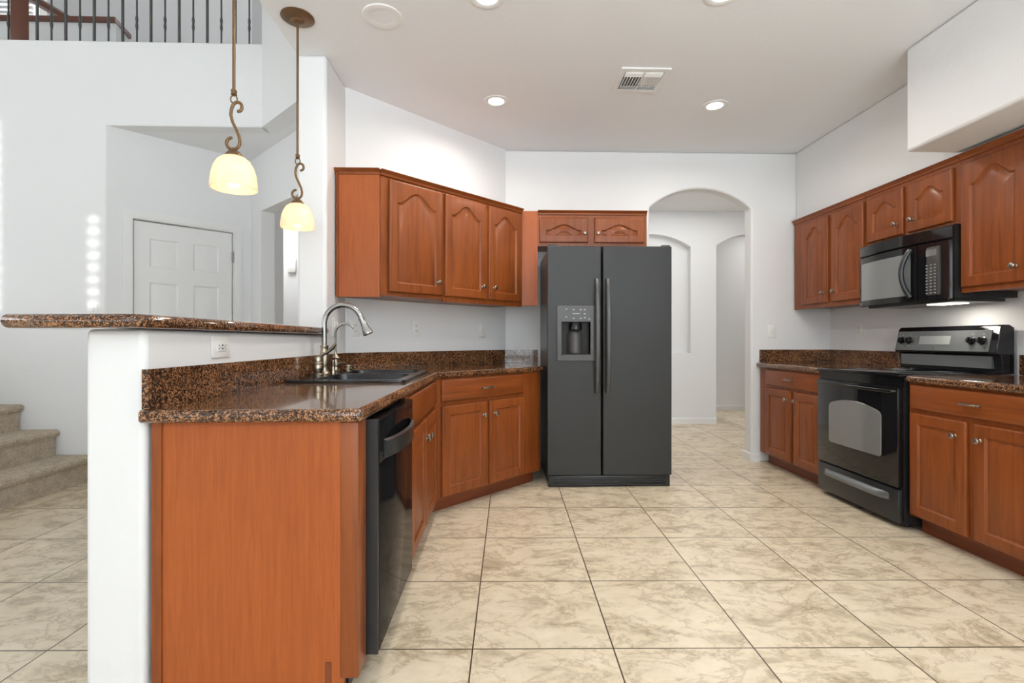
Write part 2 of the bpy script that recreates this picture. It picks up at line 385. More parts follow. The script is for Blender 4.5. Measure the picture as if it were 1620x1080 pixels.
# closing walls
bm = NB(); box(bm, -7.2, -7.1, -3.7, 9.1, 0, 6.0); struct('wall_far_left', bm, wall_m)
bm = NB(); box(bm, -7.1, -1.1, 9.0, 9.1, 0, 5.9); struct('wall_loft_back', bm, wall_m)
slot1 = (-3.285, -3.205); slot2 = (-4.05, -3.962); rise = (YW+3.6)*math.tan(SUN_EL)
sh = [[(slot1[0], 1.36+rise), (slot1[1], 1.36+rise), (slot1[1], 2.14+rise), (slot1[0], 2.14+rise)],
      [(slot2[0], 1.34+rise), (slot2[1], 1.34+rise), (slot2[1], 2.9+rise), (slot2[0], 2.9+rise)]]
wins = [(-.9, .75, .95, 2.45), (1.0, 2.6, .95, 2.45), (-6.2, -4.6, .6, 2.6), (-3.9, -2.2, .6, 2.6)]
holes = sh+[[(a, c), (b, c), (b, d), (a, d)] for a, b, c, d in wins]
bm = NB(); plate(bm, [(-7.1, 0), (3.22, 0), (3.22, 6), (-7.1, 6)], -3.7, -3.6, holes); struct('wall_rear', bm, wall_m)
for i, (a, b, c, d) in enumerate(wins):
    bm = NB(); box(bm, a, b, -3.69, -3.67, c, d); wn = struct('window_%d' % (i+1), bm, pane_m)
    bm = NB()
    for z in (c, (c+d)/2, d-.05): box(bm, a, b, -3.66, -3.62, z, z+.05)
    for x in (a, (a+b)/2, b-.05): box(bm, x, x+.05, -3.66, -3.62, c, d)
    obj('window_frame', bm, white_m, wn)
    bm = NB()
    k = c+.04
    while k < d: box(bm, a+.02, b-.02, -3.60, -3.57, k, k+.012); k += .07
    obj('blind', bm, blind_m, wn)
for (xa, xb), (za, zb) in ((slot1, (1.36, 2.14)), (slot2, (1.34, 2.9))):
    bm = NB(); z = za+rise
    while z < zb+rise: 
        profile(bm, [(-.012, 0), (.012, .012), (.012, .034), (-.012, .022)], xa-.01, xb+.01, Matrix.Translation((0, -3.66, z))); z += .098
    struct('window_5' if xa == slot1[0] else 'window_6', bm, blind_m)  # unseen slats in the rear wall slots, shaped to cast the sun strips

# six panel door in the recess
a45 = PI/4
def panels(bm, xs, zs, cells, t=.035, y=0, bev=.0):
    """slab whose front (facing -y at y) has recessed raised panels in given cells"""
    for i in range(len(xs)-1):
        for j in range(len(zs)-1):
            a, b, c, d = xs[i], xs[i+1], zs[j], zs[j+1]
            def L(o, yy): return [(a+o, yy, c+o), (b-o, yy, c+o), (b-o, yy, d-o), (a+o, yy, d-o)]
            if (i, j) in cells: loft(bm, [L(0, y), L(.012, y+.009), L(.02, y+.009), L(.045, y+.002)], cap1=True)
            else: bm.faces.new([bm.verts.new(q) for q in L(0, y)])
    X0, X1, Z0, Z1 = xs[0], xs[-1], zs[0], zs[-1]
    loft(bm, [[(X0, y, Z0), (X1, y, Z0), (X1, y, Z1), (X0, y, Z1)], [(X0, y+t, Z0), (X1, y+t, Z0), (X1, y+t, Z1), (X0, y+t, Z1)]], cap1=True)
d = bpy.data.objects.new('door_1', None); C.objects.link(d); d['kind'] = 'structure'; d.location = (XA, YW, 0); d.rotation_euler = (0, 0, a45)
bm = NB(); panels(bm, [.182, .29, .50, .615, .82, .93], [.01, .24, .80, .95, 1.61, 1.74, 1.985, 2.12], {(1, 1), (3, 1), (1, 3), (3, 3), (1, 5), (3, 5)}, y=.012)
obj('door_leaf', bm, white_m, d)
bm = NB()
for x0, x1, z0, z1 in ((.105, .172, 0, 2.20), (.943, 1.01, 0, 2.20), (.172, .943, 2.133, 2.20)):
    box(bm, x0, x1, -.016, 0, z0, z1); box(bm, x0+.012, x1-.012, -.021, -.014, z0 if z0 == 0 else z0+.012, z1-.012)
obj('door_casing', bm, white_m, d)
for z in (.3, 1.85):
    bm = NB(); box(bm, .928, .945, -.012, .012, z, z+.10); tube(bm, [(.937, -.012, z), (.937, -.012, z+.1)], .006)
    obj('hinge', bm, steel_m, d, label='satin metal door hinge')

# stairs
st = thing('carpeted_staircase', 'tan carpeted stairs climbing left along the great room wall behind the white half wall', 'stairs', (-3.22, 2.2, 0))
for k in range(6):
    bm = NB(); x1 = -.28*k; z1 = .203*(k+1); x0 = -.28*6
    pr = [(x0, z1-.203), (x1-.03, z1-.203), (x1-.03, z1-.055), (x1-.008, z1-.05), (x1, z1-.028), (x1-.006, z1-.008), (x1-.025, z1), (x0, z1)]
    b2 = NB(); plate(b2, pr, 0, 1.932)
    obj('stair_step', b2, carpet_m, st)

# loft balustrade
YR = YW+.07; ZR = 3.53
rl = thing('loft_balustrade', 'dark iron balustrade with thin upright bars along the loft edge above the stairs', 'railing', (-4.3, YR, ZR))
for xa, xb in ((-.9, .338), (.492, 2.40)):
    bm = NB(); box(bm, xa, xb, -.02, .02, .0, .016); obj('bottom_rail', bm, iron_m, rl)
    bm = NB(); box(bm, xa, xb, -.032, .032, .86, .92, bev=.012); obj('handrail', bm, railwood_m, rl)
xs = [-3.972+.1135*k for k in range(-7, 19)]
k = 0
for x in xs:
    if -3.97 < x < -3.80: continue
    bm = NB(); q = x+4.3
    if k % 2: 
        pts = [(q, 0, z*.86/12) for z in range(13)]
        bm2pts = pts; tube(bm, pts, .0075, 6)
        for zc in (.19, .62):
            tube(bm, [(q, 0, zc-.06), (q, 0, zc-.03), (q, 0, zc), (q, 0, zc+.03), (q, 0, zc+.06)], [.0075, .0125, .009, .0125, .0075], 6)
    else: box(bm, q-.0075, q+.0075, -.0075, .0075, 0, .86)
    obj('baluster', bm, iron_m, rl); k += 1
nw = tag(obj('newel_post', (lambda b: (box(b, -.053, .053, -.053, .053, 0, 1.0, bev=.006), b)[1])(NB()), railwood_m, None, loc=(-3.885, YR-.0, ZR+.0), rot=(0, 0, PI/4)),
         'square dark stained wooden newel post at the left end of the loft balustrade', 'post')
# stair guard wall up in the loft
GX = -3.70
bm = NB(); prism(bm, [(-7.0, 5.0), (GX, 5.0), (GX-.06, 5.25), (GX-.18, 5.25), (GX-.12, 5.12), (-7.0, 5.12)], 3.25, 4.20); struct('wall_loft_guard', bm, wall_m)
bm = NB(); prism(bm, [(-7.0, 4.97), (GX+.01, 4.97), (GX-.04, 5.26), (GX-.20, 5.26), (GX-.14, 5.15), (-7.0, 5.15)], 4.20, 4.245); struct('trim_loft_cap', bm, railwood_m)
bm = NB(); tube(bm, [(-5.6, 5.6, 5.15), (-4.1, 5.6, 4.28)], .045, 6)
tag(obj('stair_handrail', bm, railwood_m), 'sloping dark wooden handrail rising left behind the newel post in the loft', 'handrail')
bm = NB(); box(bm, -6.6, -5.4, 6.1, 6.2, 3.25, 5.9); 
struct('wall_loft_side', bm, wall_m)
bm = NB(); box(bm, -6.9, -5.42, 6.06, 6.08, 4.2, 5.6); wn = struct('window_7', bm, pane_m)
bm = NB(); z = 4.2
while z < 5.6: box(bm, -6.9, -5.42, 6.02, 6.05, z, z+.035); z += .06
obj('blind', bm, blind_m, wn)
# loft door on the right
bm = NB(); panels(bm, [0, .12, .38, .50, .76], [0, .2, 1.0, 1.15, 1.9, 2.03], {(1, 1), (3-0, 1), (1, 3), (3, 3)})
dd = struct('door_2', bm, white_m); dd.location = (-2.85, 6.2, 3.25)
bm = NB(); box(bm, -3.0, -1.21, 6.25, 6.35, 3.25, 5.9); struct('wall_loft_right', bm, wall_m)

# ------------------------------------------------------------ cabinet kit
def door_mesh(w, h, arch=0.0, t=.02, fr=.058):
    """front face at y=-t (facing -y), back at y=0; lower left corner at origin"""
    bm = NB(); N = 24
    def top(xa, xb, zb, A): 
        return [(xb-(xb-xa)*i/N, zb+A*(.5-.5*math.cos(2*PI*min(1, max(0, (i/N-.05)/.90))))**.8) for i in range(N+1)]
    def rect(o, y, zo=None): 
        zo = o if zo is None else zo
        return [(o, y, zo), (w-o, y, zo)] + [(x, y, h-zo) for x, z in top(o, w-o, 0, 0)]
    shoulder = h-fr-arch*1.0
    def cont(o, y):
        a, b = fr+o, w-fr-o
        return [(a, y, fr+o), (b, y, fr+o)] + [(x, y, z) for x, z in top(a, b, shoulder-o, arch)]
    loft(bm, [rect(0, 0), rect(0, -t+.008), rect(.002, -t+.004), rect(.006, -t+.001), rect(.012, -t), cont(0, -t), cont(.003, -t+.004), cont(.010, -t+.0095), cont(.016, -t+.0095), cont(.020, -t+.0075), cont(.050, -t+.001)], cap0=True, cap1=True)
    return bm
def knob_mesh():
    bm = NB(); lathe(bm, [(.0, 0), (.009, 0), (.0095, .002), (.0055, .006), (.005, .014), (.010, .019), (.0155, .023), (.0165, .027), (.014, .031), (.008, .0335), (0, .034)], 16, RX, cap=False)
    return bm
def pull_mesh(L=.10):
    bm = NB(); n = 13; h = L/2
    tube(bm, [(-h+L*i/(n-1), -.022-.006*math.sin(PI*i/(n-1)), .0) for i in range(n)], [.0052+.0018*abs(math.sin(i*1.3)) for i in range(n)], 8)
    for s in (-1, 1):
        tube(bm, [(s*h*.86, 0, 0), (s*h*.86, -.012, 0), (s*h*.86, -.024, 0)], [.008, .005, .0055], 8)
        lathe(bm, [(0, -.007), (.007, -.004), (.008, 0), (.007, .004), (0, .007)], 10, Matrix.Translation((s*h, -.023, 0)), cap=False)
    return bm
def add_door(root, x0, x1, z0, z1, arch, kx, kz, y=0):
    o = obj('door', door_mesh(x1-x0, z1-z0, arch), cherry, root, loc=(x0, y-.001, z0))
    if kx is not None: obj('knob', knob_mesh(), knob_m, o, loc=(kx-x0, -.02, kz-z0), label='small round aged pewter knob')
def add_drawer(root, x0, x1, z0, z1, pull=True, y=0):
    bm = NB(); w, h, t = x1-x0, z1-z0, .02
    def r(o, yy): return [(o, yy, o), (w-o, yy, o), (w-o, yy, h-o), (o, yy, h-o)]
    loft(bm, [r(0, 0), r(0, -t+.009), r(.003, -t+.005), r(.010, -t+.002), r(.016, -t)], cap0=True, cap1=True)
    o = obj('drawer_front', bm, cherry_x, root, loc=(x0, y-.001, z0))
    if pull: obj('pull', pull_mesh(), knob_m, o, loc=(w/2, -t, h/2), label='slim twisted metal pull')
def base_cab(label, loc, rz, W, D, doors, drawer=None, filler=None, H=.874, pull=True, group=None, side_h=None):
    r = thing('base_cabinet', label, 'cabinet', loc, rz, group)
    bm = NB(); t = .018; z0 = .10
    box(bm, 0, W, 0, D, z0, z0+t); box(bm, 0, t, 0, D, z0, H); box(bm, W-t, W, 0, D, z0, side_h or H); box(bm, 0, W, D-t, D, z0, H)
    obj('body', bm, cherry, r)
    bm = NB(); Wf = W
    plate(bm, [(0, z0), (W, z0), (W, H), (0, H)], -.001, .018, [])
    obj('face_frame', bm, cherry, r)
    bm = NB(); box(bm, .001, W-.001, .075, .09, 0, z0); obj('toe_kick', bm, toe_m, r, label='dark recessed toe kick board')
    for a, b, c, d_, kx, kz in doors: add_door(r, a, b, c, d_, 0, kx, kz, -.001)
    if drawer: add_drawer(r, *drawer[:4], pull, -.001)
    return r
def crown(bm, x0, x1, z, y=0, M=None):
    profile(bm, [(y+.02, z-.035), (y-.006, z-.035), (y-.010, z-.028), (y-.010, z-.022), (y-.024, z-.006), (y-.028, z-.004), (y-.028, z), (y+.02, z)], x0, x1, M)

# right hand run (front faces -X): local x runs towards the camera
RZ = -PI/2; FX = 2.42
base_cab('short cherry base cabinet between the back wall and the black range', (FX, 4.545, 0), RZ, 4.545-3.655, .65,
         [(.115, .495, .112, .70, .455, .628), (.540, .883, .112, .70, .580, .628)], (.115, .883, .725, .862))
base_cab('cherry base cabinet nearest the camera on the right, right of the black range', (FX, 2.875, 0), RZ, .96, .65,
         [(.018, .372, .112, .70, .315, .62), (.413, .80, .112, .70, .452, .62)], (.018, .80, .725, .862))
# upper right cabinets
UX = 2.74; UT = 2.212; UB = 1.41
def upper_cab(label, loc, rz, W, D, zb, zt, doors, body=None, cr=True, side=None):
    r = thing('wall_cabinet', label, 'cabinet', loc, rz)
    bm = NB()
    if body: prism(bm, body, zb, zt)
    else:
        box(bm, 0, W, 0, D, zb, zb+.018, ); box(bm, 0, W, 0, D, zt-.018, zt); box(bm, 0, .018, 0, D, zb, zt); box(bm, W-.018, W, 0, D, zb, zt); box(bm, 0, W, D-.01, D, zb, zt)
    obj('body', bm, cherry, r)
    if not body:
        bm = NB(); box(bm, 0, W, -.002, .018, zb-.012, zt); obj('face_frame', bm, cherry, r)
    for a, b, c, d_, ar, kx, kz in doors: add_door(r, a, b, c, d_, ar, kx, kz, -.002)
    if cr: 
        bm = NB(); crown(bm, 0, W, zt, -.002); obj('crown_moulding', bm, cherry_x, r)
    return r
o4 = 4.545
upper_cab('tall two-door cherry wall cabinet in the far right corner, left of the microwave', (UX, o4, 0), RZ, o4-3.648, .345, UB, UT,
          [(.13, .487, 1.432, 2.150, .075, .440, 1.517), (.534, .888, 1.432, 2.150, .075, .578, 1.517)])
upper_cab('low two-door cherry wall cabinet directly above the black microwave', (UX, 3.645, 0), RZ, 3.645-2.885, .345, 1.815, UT,
          [(.026, .355, 1.832, 2.150, .055, .307, 1.911), (.396, .720, 1.832, 2.150, .055, .440, 1.911)])
upper_cab('tall cherry wall cabinet at the right edge of the photo, right of the microwave', (UX, 2.882, 0), RZ, .80, .345, UB, UT,
          [(.012, .384, 1.428, 2.150, .075, .330, 1.512), (.408, .785, 1.428, 2.150, .075, .452, 1.512)])

# diagonal base cabinet and sink run
base_cab('diagonal cherry corner base cabinet with one drawer, left of the refrigerator', (-.40, 3.204, 0), PI/4, 1.045, .60,
         [(.054, .453, .112, .695, .415, .605), (.477, .849, .112, .695, .522, .605)], (.054, .834, .722, .864))
skew = -.0131
PZ = PI/2+skew; P0 = Vector((-.417, 1.53, 0))
def pen(x, y=0, z=0):    # point in the peninsula frame -> world
    c, s = math.cos(PZ), math.sin(PZ); return (P0.x+x*c-y*s, P0.y+x*s+y*c, z)
base_cab('cherry sink base cabinet with false drawer front, right of the dishwasher', pen(.700), PZ, .970, .575,
         [(.065, .475, .112, .695, .437, .60), (.497, .945, .112, .695, .535, .60)], (.065, .945, .722, .864), pull=False, side_h=.70)
# end panel
ep = thing('end_panel', 'large orange-brown wood end panel closing the near end of the peninsula', 'panel', pen(0), PZ)
bm = NB(); box(bm, 0, .02, .045, .60, .004, .874); obj('panel', bm, laminate, ep)
bm = NB(); box(bm, -.006, .02, .585, .614, .0, .874); obj('edge_strip', bm, cherry, ep)
bm = NB(); box(bm, -.004, .085, .0, .055, .102, .874, bev=.004); obj('corner_stile', bm, cherry, ep)
bm = NB(); box(bm, -.003, .02, .082, .100, .0, .15); obj('toe_block', bm, toe_m, ep)

# dishwasher
dw = thing('dishwasher', 'glossy black dishwasher under the peninsula worktop beside the end panel', 'dishwasher', pen(.092), PZ)
bm = NB(); box(bm, .0, .604, .02, .57, .10, .868); obj('tub', bm, blk2_m, dw)
bm = NB(); box(bm, .012, .600, -.036, .02, .115, .716, bev=.005); obj('door', bm, dwblack_m, dw)
bm = NB(); box(bm, .012, .600, -.038, .02, .719, .862, bev=.005); obj('control_panel', bm, dwblack_m, dw)
bm = NB(); n = 17
pr = [(.07+.46*i/(n-1), -.040-.036*math.sin(PI*i/(n-1))**.6) for i in range(n)]
loops = []
for x, y in pr: loops.append([(x, y+.006, .725), (x, y-.006, .73), (x, y-.006, .785), (x, y+.006, .79)])
loft(bm, loops, True, True); obj('handle', bm, blk2_m, dw, label='bowed black bar handle')
bm = NB(); box(bm, .004, .600, .06, .08, .0, .108); obj('kick_plate', bm, blk2_m, dw)
bm = NB(); box(bm, .003, .011, -.034, .02, .112, .866); obj('side_trim', bm, blk2_m, dw)

# ------------------------------------------------------------ worktops
def worktop(name, label, pts, z0, z1, holes=(), bev=.018):
    bm = NB(); prism(bm, pts, z0, z1, holes)
    o = obj(name, bm, granite_m, None, bev=bev, bseg=4); tag(o, label, 'worktop'); return o
SX0, SX1, SY0, SY1 = -1.02, -.445, 2.43, 3.30
wt = worktop('granite_worktop', 'brown granite worktop of the peninsula and corner, holding the black sink',
        [(-1.055, 1.498), (-.398, 1.498), (-.372, 3.197), (.345, 3.914), (.375, 3.945), (.375, 4.555), (.05, 4.53), (-1.028, 3.452), (-1.05, 3.08)], .875, .915,
        [[(-.935, 2.455), (-.468, 2.455), (-.468, 3.275), (-.935, 3.275)][::-1]])
def strip(x0, y0, x1, y1, z0, z1, t, parent, cut=0):
    L = math.hypot(x1-x0, y1-y0); a = math.atan2(y1-y0, x1-x0)
    bm = NB(); box(bm, 0, L, 0, t, z0, z1)
    return obj('backsplash', bm, granite_m, parent, loc=(x0, y0, 0), rot=(0, 0, a))
strip(-1.028, 1.515, -1.028, 3.458, .916, 1.034, .02, wt)
strip(-1.022, 3.444, .075, 4.541, .916, 1.034, .018, wt)
strip(.075, 4.549, .37, 4.549, .916, 1.034, .018, wt)
w2 = worktop('granite_worktop', 'short brown granite worktop between the back wall and the black range', [(2.385, 3.652), (2.385, 4.566), (3.086, 4.566), (3.086, 3.652)], .875, .915)
strip(2.42, 4.548, 3.085, 4.548, .916, 1.034, .018, w2)
strip(3.068, 4.545, 3.068, 3.67, .916, 1.034, .018, w2)
w3 = worktop('granite_worktop', 'brown granite worktop at the right edge, nearer than the black range', [(2.385, 1.90), (2.385, 2.875), (3.086, 2.875), (3.086, 1.90)], .875, .915)
strip(3.068, 2.862, 3.068, 1.90, .916, 1.034, .018, w3)
bm = NB(); prism(bm, [(-1.435, 1.50), (-1.40, 1.46), (-1.035, 1.455), (-1.015, 1.475), (-1.012, 3.075), (-1.42, 3.075)], 1.155, 1.196)
tag(obj('bar_top', bm, granite_m, bev=.019, bseg=4), 'raised brown granite bar top lying on the white half wall', 'bar top')

# ------------------------------------------------------------ sink
sk = thing('double_bowl_sink', 'black double bowl sink set into the peninsula worktop', 'sink', (0, 0, 0))
bm = NB()
def R3(x0, x1, y0, y1, r, z): return [(x, y, z) for x, y in rrect(x0, x1, y0, y1, r)]
z = .915; b1 = (-.905, -.49, 2.47, 2.90); b2 = (-.905, -.49, 2.94, 3.26)
prism(bm, rrect(SX0, SX1, SY0, SY1, .03), z+.001, z+.013, [rrect(*b1, .05)[::-1], rrect(*b2, .05)[::-1]])
obj('rim', bm, sink_m, sk, bev=.004)
for b in (b1, b2):
    bm = NB(); x0, x1, y0, y1 = b
    loft(bm, [R3(x0, x1, y0, y1, .05, z+.012), R3(x0+.008, x1-.008, y0+.008, y1-.008, .05, z-.05), R3(x0+.02, x1-.02, y0+.02, y1-.02, .05, z-.17), R3(x0+.05, x1-.05, y0+.05, y1-.05, .04, z-.185)], cap1=True)
    bw = obj('bowl', bm, sink_m, sk)
    bm = NB(); lathe(bm, [(0, -.183), (.03, -.183), (.042, -.180), (.042, -.184)], 20, Matrix.Translation(((x0+x1)/2, (y0+y1)/2, z)), cap=False)
    obj('drain', bm, steel_m, bw, label='round metal drain')
ZD = .928
# main faucet
fx, fy = -.968, 2.85
fc = thing('pull_down_faucet', 'tall brushed nickel pull-down kitchen faucet with high arc spout and lever at the sink', 'faucet', (fx, fy, ZD))
bm = NB(); lathe(bm, [(.0, 0), (.030, 0), (.031, .006), (.026, .012), (.021, .03), (.023, .05), (.026, .075), (.024, .11), (.020, .14), (.021, .152), (.023, .158), (.0225, .163), (.016, .166), (0, .166)], 24, cap=False)
obj('body', bm, steel2_m, fc)
bm = NB(); pts = [(0, 0, .16), (0, 0, .22), (0, 0, .285)]; Rr = .105
for i in range(1, 15): 
    t = PI-(PI*.90)*i/14; pts.append((Rr+Rr*math.cos(t), 0, .285+Rr*math.sin(t)))
tube(bm, pts, .0145, 16); obj('spout', bm, steel_m, fc)
e = Vector(pts[-1]); dv = (Vector(pts[-1])-Vector(pts[-2])).normalized()
q = Vector((0, 0, 1)).rotation_difference(dv).to_matrix().to_4x4()
bm = NB(); lathe(bm, [(0, -.002), (.0165, -.002), (.018, .004), (.0165, .010), (.016, .02), (.019, .05), (.026, .08), (.0285, .093), (.028, .099), (.024, .101), (0, .101)], 20, Matrix.Translation(e) @ q, cap=False)
obj('spray_head', bm, steel_m, fc)
bm = NB(); M = Matrix.Translation((-.008, -.075, 0))
lathe(bm, [(0, 0), (.027, 0), (.028, .006), (.020, .012), (.026, .035), (.027, .05), (.021, .062), (.026, .066), (.026, .07), (.022, .074), (.024, .088), (.018, .102), (0, .106)], 22, M, cap=False)
hb = obj('handle_base', bm, steel2_m, fc)
bm = NB(); tube(bm, [(-.006, -.075, .09), (.015, -.078, .112), (.045, -.082, .128), (.075, -.085, .15), (.090, -.086, .172)], [.009, .008, .0085, .0105, .008], 10)
obj('lever', bm, steel2_m, hb)
# filtered water tap
ff = thing('filtered_water_tap', 'small slim nickel gooseneck tap behind the main faucet', 'tap', (-.985, 3.10, ZD))
bm = NB(); lathe(bm, [(0, 0), (.025, 0), (.026, .006), (.017, .012), (.015, .03), (.022, .04), (.022, .05), (.016, .055), (.014, .075), (.024, .085), (.020, .095), (.010, .105), (.008, .12), (0, .12)], 18, cap=False)
obj('body', bm, steel2_m, ff)
bm = NB(); pts = [(0, 0, .11), (0, 0, .2), (0, 0, .235)]; Rr = .058
for i in range(1, 13):
    t = PI-(PI*.84)*i/12; pts.append((Rr+Rr*math.cos(t), 0, .235+Rr*math.sin(t)))
tube(bm, pts, .0068, 10); obj('spout', bm, steel_m, ff)
bm = NB(); tube(bm, [(.01, 0, .05), (.04, -.01, .052), (.07, -.02, .056)], [.007, .005, .006], 8); obj('lever', bm, steel2_m, ff)
bm = NB(); lathe(bm, [(0, 0), (.016, 0), (.016, .012), (.011, .02), (.010, .045), (.013, .06), (.013, .075), (0, .076)], 16, cap=False)
tag(obj('soap_dispenser', bm, steel2_m, loc=(-.955, 2.96, ZD)), 'short nickel deck fitting between the main faucet and the slim tap', 'soap dispenser')
bm = NB(); lathe(bm, [(0, 0), (.032, 0), (.033, .008), (.024, .014), (.020, .022), (.026, .028), (.024, .034), (0, .036)], 18, cap=False)
tag(obj('air_gap_cap', bm, steel2_m, loc=(-.945, 3.22, ZD)), 'low round nickel cap on the sink deck right of the slim tap', 'cap')

# ------------------------------------------------------------ left wall cabinets
o = Vector((-.76, 3.24)); s2 = math.sqrt(.5)
def dg(x, y=0): return (o.x+x*s2-y*s2, o.y+x*s2+y*s2, 0)
def dloc(wx, wy):  # world -> local of diagonal frame
    a, b = wx-o.x, wy-o.y; return (a*s2+b*s2, -a*s2+b*s2)
body = [dloc(*p) for p in ((-1.03, 3.262), (-.748, 3.262))] + [(.522, -.0), (.522, .357), dloc(-1.024, 3.478)]
c1 = upper_cab('cherry wall cabinet with one arched door and a wide end panel, above the sink', (o.x, o.y, 0), PI/4, .5, .34, UB, UT+.004,
          [(.074, .512, 1.436, 2.168, .085, .465, 1.527)], body=body, cr=False)
bm = NB(); box(bm, -.276, -.002, .018, .030, UB-.012, UT+.004, M=None)
e_ = obj('end_panel', bm, laminate, c1, rot=(0, 0, -PI/4), label='smooth orange-brown side panel')
e_.location = (.0, .0, 0); a_, b_ = dloc(-.75, 3.234); e_.location = (a_, b_, 0)
for v in e_.data.vertices: v.co.y -= .008
bm = NB(); box(bm, -.276, -.262, .0, .022, UB-.012, UT+.004); t_ = obj('edge_strip', bm, cherry, c1, rot=(0, 0, -PI/4)); t_.location = (a_, b_, 0)
bm = NB(); crown(bm, .012, .522, UT+.004, -.002)
Mc = Matrix.Translation((a_, b_+.0, 0)) @ Matrix.Rotation(-PI/4, 4, 'Z') @ Matrix.Translation((0, .012, 0))
crown(bm, -.285, .002, UT+.004, -.002, Mc)
obj('crown_moulding', bm, cherry_x, c1)
c2 = upper_cab('cherry wall cabinet with two tall arched doors on the diagonal wall', dg(.524), PI/4, .842, .35, UB, UT+.004,
          [(.012, .418, 1.436, 2.168, .080, .371, 1.529), (.445, .818, 1.436, 2.168, .080, .493, 1.530)])
c3 = upper_cab('low cherry wall cabinet with two arched doors directly above the refrigerator', (.345, 4.23, 0), 0, .925, .335, 1.925, UT,
          [(.012, .424, 1.942, 2.152, .048, .392, 2.018), (.478, .900, 1.942, 2.152, .048, .505, 2.018)])
bm = NB(); box(bm, .0, .138, .006, .022, UB, UT-.004); 
tag(obj('filler_panel', bm, laminate, loc=(.206, 4.222, 0)), 'narrow plain cherry filler panel between the diagonal cabinets and the over-fridge cabinet', 'panel')

# ------------------------------------------------------------ refrigerator
fr = thing('refrigerator', 'large black textured side-by-side refrigerator with ice and water dispenser', 'refrigerator', (.383, 3.80, 0))
FW = .955
bm = NB(); box(bm, .006, FW-.006, .075, .70, .03, 1.815); obj('case', bm, blk2_m, fr)
def slab_door(x0, x1, holes=()):
    bm = NB(); plate(bm, [(x0, .09), (x1, .09), (x1, 1.838), (x0, 1.838)], 0, .068, holes); return bm
obj('freezer_door', slab_door(.002, .411, [[(.108, 1.008), (.326, 1.008), (.326, 1.258), (.108, 1.258)]]), fridge_m, fr, bev=.009)
obj('fridge_door', slab_door(.423, FW-.002), fridge_m, fr, bev=.009)
for x, nm in ((.375, 'handle'), (.458, 'handle')):
    bm = NB(); n = 15
    loops = []
    for i in range(n):
        t = i/(n-1); z = .716+.872*t; y = -.012-.042*math.sin(PI*t)**.45; wd = .0165+.003*math.sin(PI*t)
        loops.append([(x-wd, y+.012, z), (x-wd*.6, y-.004, z), (x+wd*.6, y-.004, z), (x+wd, y+.012, z)])
    loft(bm, loops, True, True); obj('handle', bm, fpanel_m, fr)
bm = NB(); box(bm, .01, FW-.01, .02, .07, .0, .085, bev=.004); gr = obj('base_grille', bm, blk2_m, fr)
bm = NB()
for k in range(4): box(bm, .05, FW-.05, .012, .022, .018+.016*k, .025+.016*k)
obj('grille_slats', bm, black_m, gr)
for x in (.03, FW-.05):
    bm = NB(); box(bm, x-.02, x+.045, .03, .11, 1.838, 1.852, bev=.003); obj('hinge_cover', bm, blk2_m, fr)
bm = NB(); plate(bm, [(.07, .962), (.372, .962), (.372, 1.386), (.07, 1.386)], -.010, .001, [[(.108, 1.008), (.326, 1.008), (.326, 1.258), (.108, 1.258)]])
ds = obj('dispenser', bm, fpanel_m, fr, bev=.004, label='ice and water dispenser panel')
bm = NB()
loft(bm, [[(.108, -.002, 1.008), (.326, -.002, 1.008), (.326, -.002, 1.258), (.108, -.002, 1.258)], [(.108, .06, 1.008), (.326, .06, 1.008), (.326, .06, 1.258), (.108, .06, 1.258)]], cap1=True)
obj('recess', bm, dark_m, ds)
bm = NB(); lathe(bm, [(.05, 1.20), (.052, 1.225), (.038, 1.258), (0, 1.258)], 20, Matrix.Translation((.217, .03, 0)), cap=False); obj('chute', bm, black_m, ds)
bm = NB(); lathe(bm, [(0, 1.02), (.062, 1.02), (.062, 1.165), (.05, 1.19), (0, 1.19)], 24, Matrix.Translation((.217, .062, 0)), cap=False)
obj('paddle', bm, fpanel_m, ds, label='curved grey paddle')
bm = NB(); box(bm, .115, .32, -.006, .05, 1.004, 1.012); obj('drip_tray', bm, fpanel_m, ds)
for x, zz in ((.135, 1.36), (.135, 1.30), (.19, 1.355), (.19, 1.29), (.245, 1.355), (.245, 1.29), (.275, 1.355), (.275, 1.325), (.275, 1.295), (.31, 1.285)):
    bm = NB(); box(bm, x, x+.014, -.0122, -.009, zz-.008, zz); obj('button', bm, disp_m, ds, label='pale grey button')
bm = NB(); box(bm, .19, .245, -.0122, -.009, 1.319, 1.325); obj('display', bm, disp_m, ds, label='thin bright display')

# ------------------------------------------------------------ range
rg = thing('electric_range', 'freestanding black electric range with glass top on the right', 'range', (2.40, 3.648, 0), RZ)
RW = .758
bm = NB(); box(bm, .002, RW-.002, .0, .66, .03, .90); 
obj('body', bm, blk2_m, rg)
bm = NB(); box(bm, .0, RW, -.03, .60, .902, .918, bev=.006); ct = obj('cooktop', bm, black_m, rg)
for x, y, r in ((.2, .15, .11), (.56, .15, .09), (.2, .42, .08), (.56, .42, .10)):
    bm = NB(); lathe(bm, [(r, .9181), (r, .9188), (r-.003, .9188), (r-.003, .9181)], 40, Matrix.Translation((x, y, 0)), cap=False); obj('burner_ring', bm, ctl_m, ct)
bm = NB(); box(bm, .004, RW-.004, -.012, .0, .842, .898); obj('vent_panel', bm, black_m, rg)
bm = NB(); box(bm, .006, RW-.006, -.035, .0, .245, .838, bev=.008); od = obj('oven_door', bm, black_m, rg)
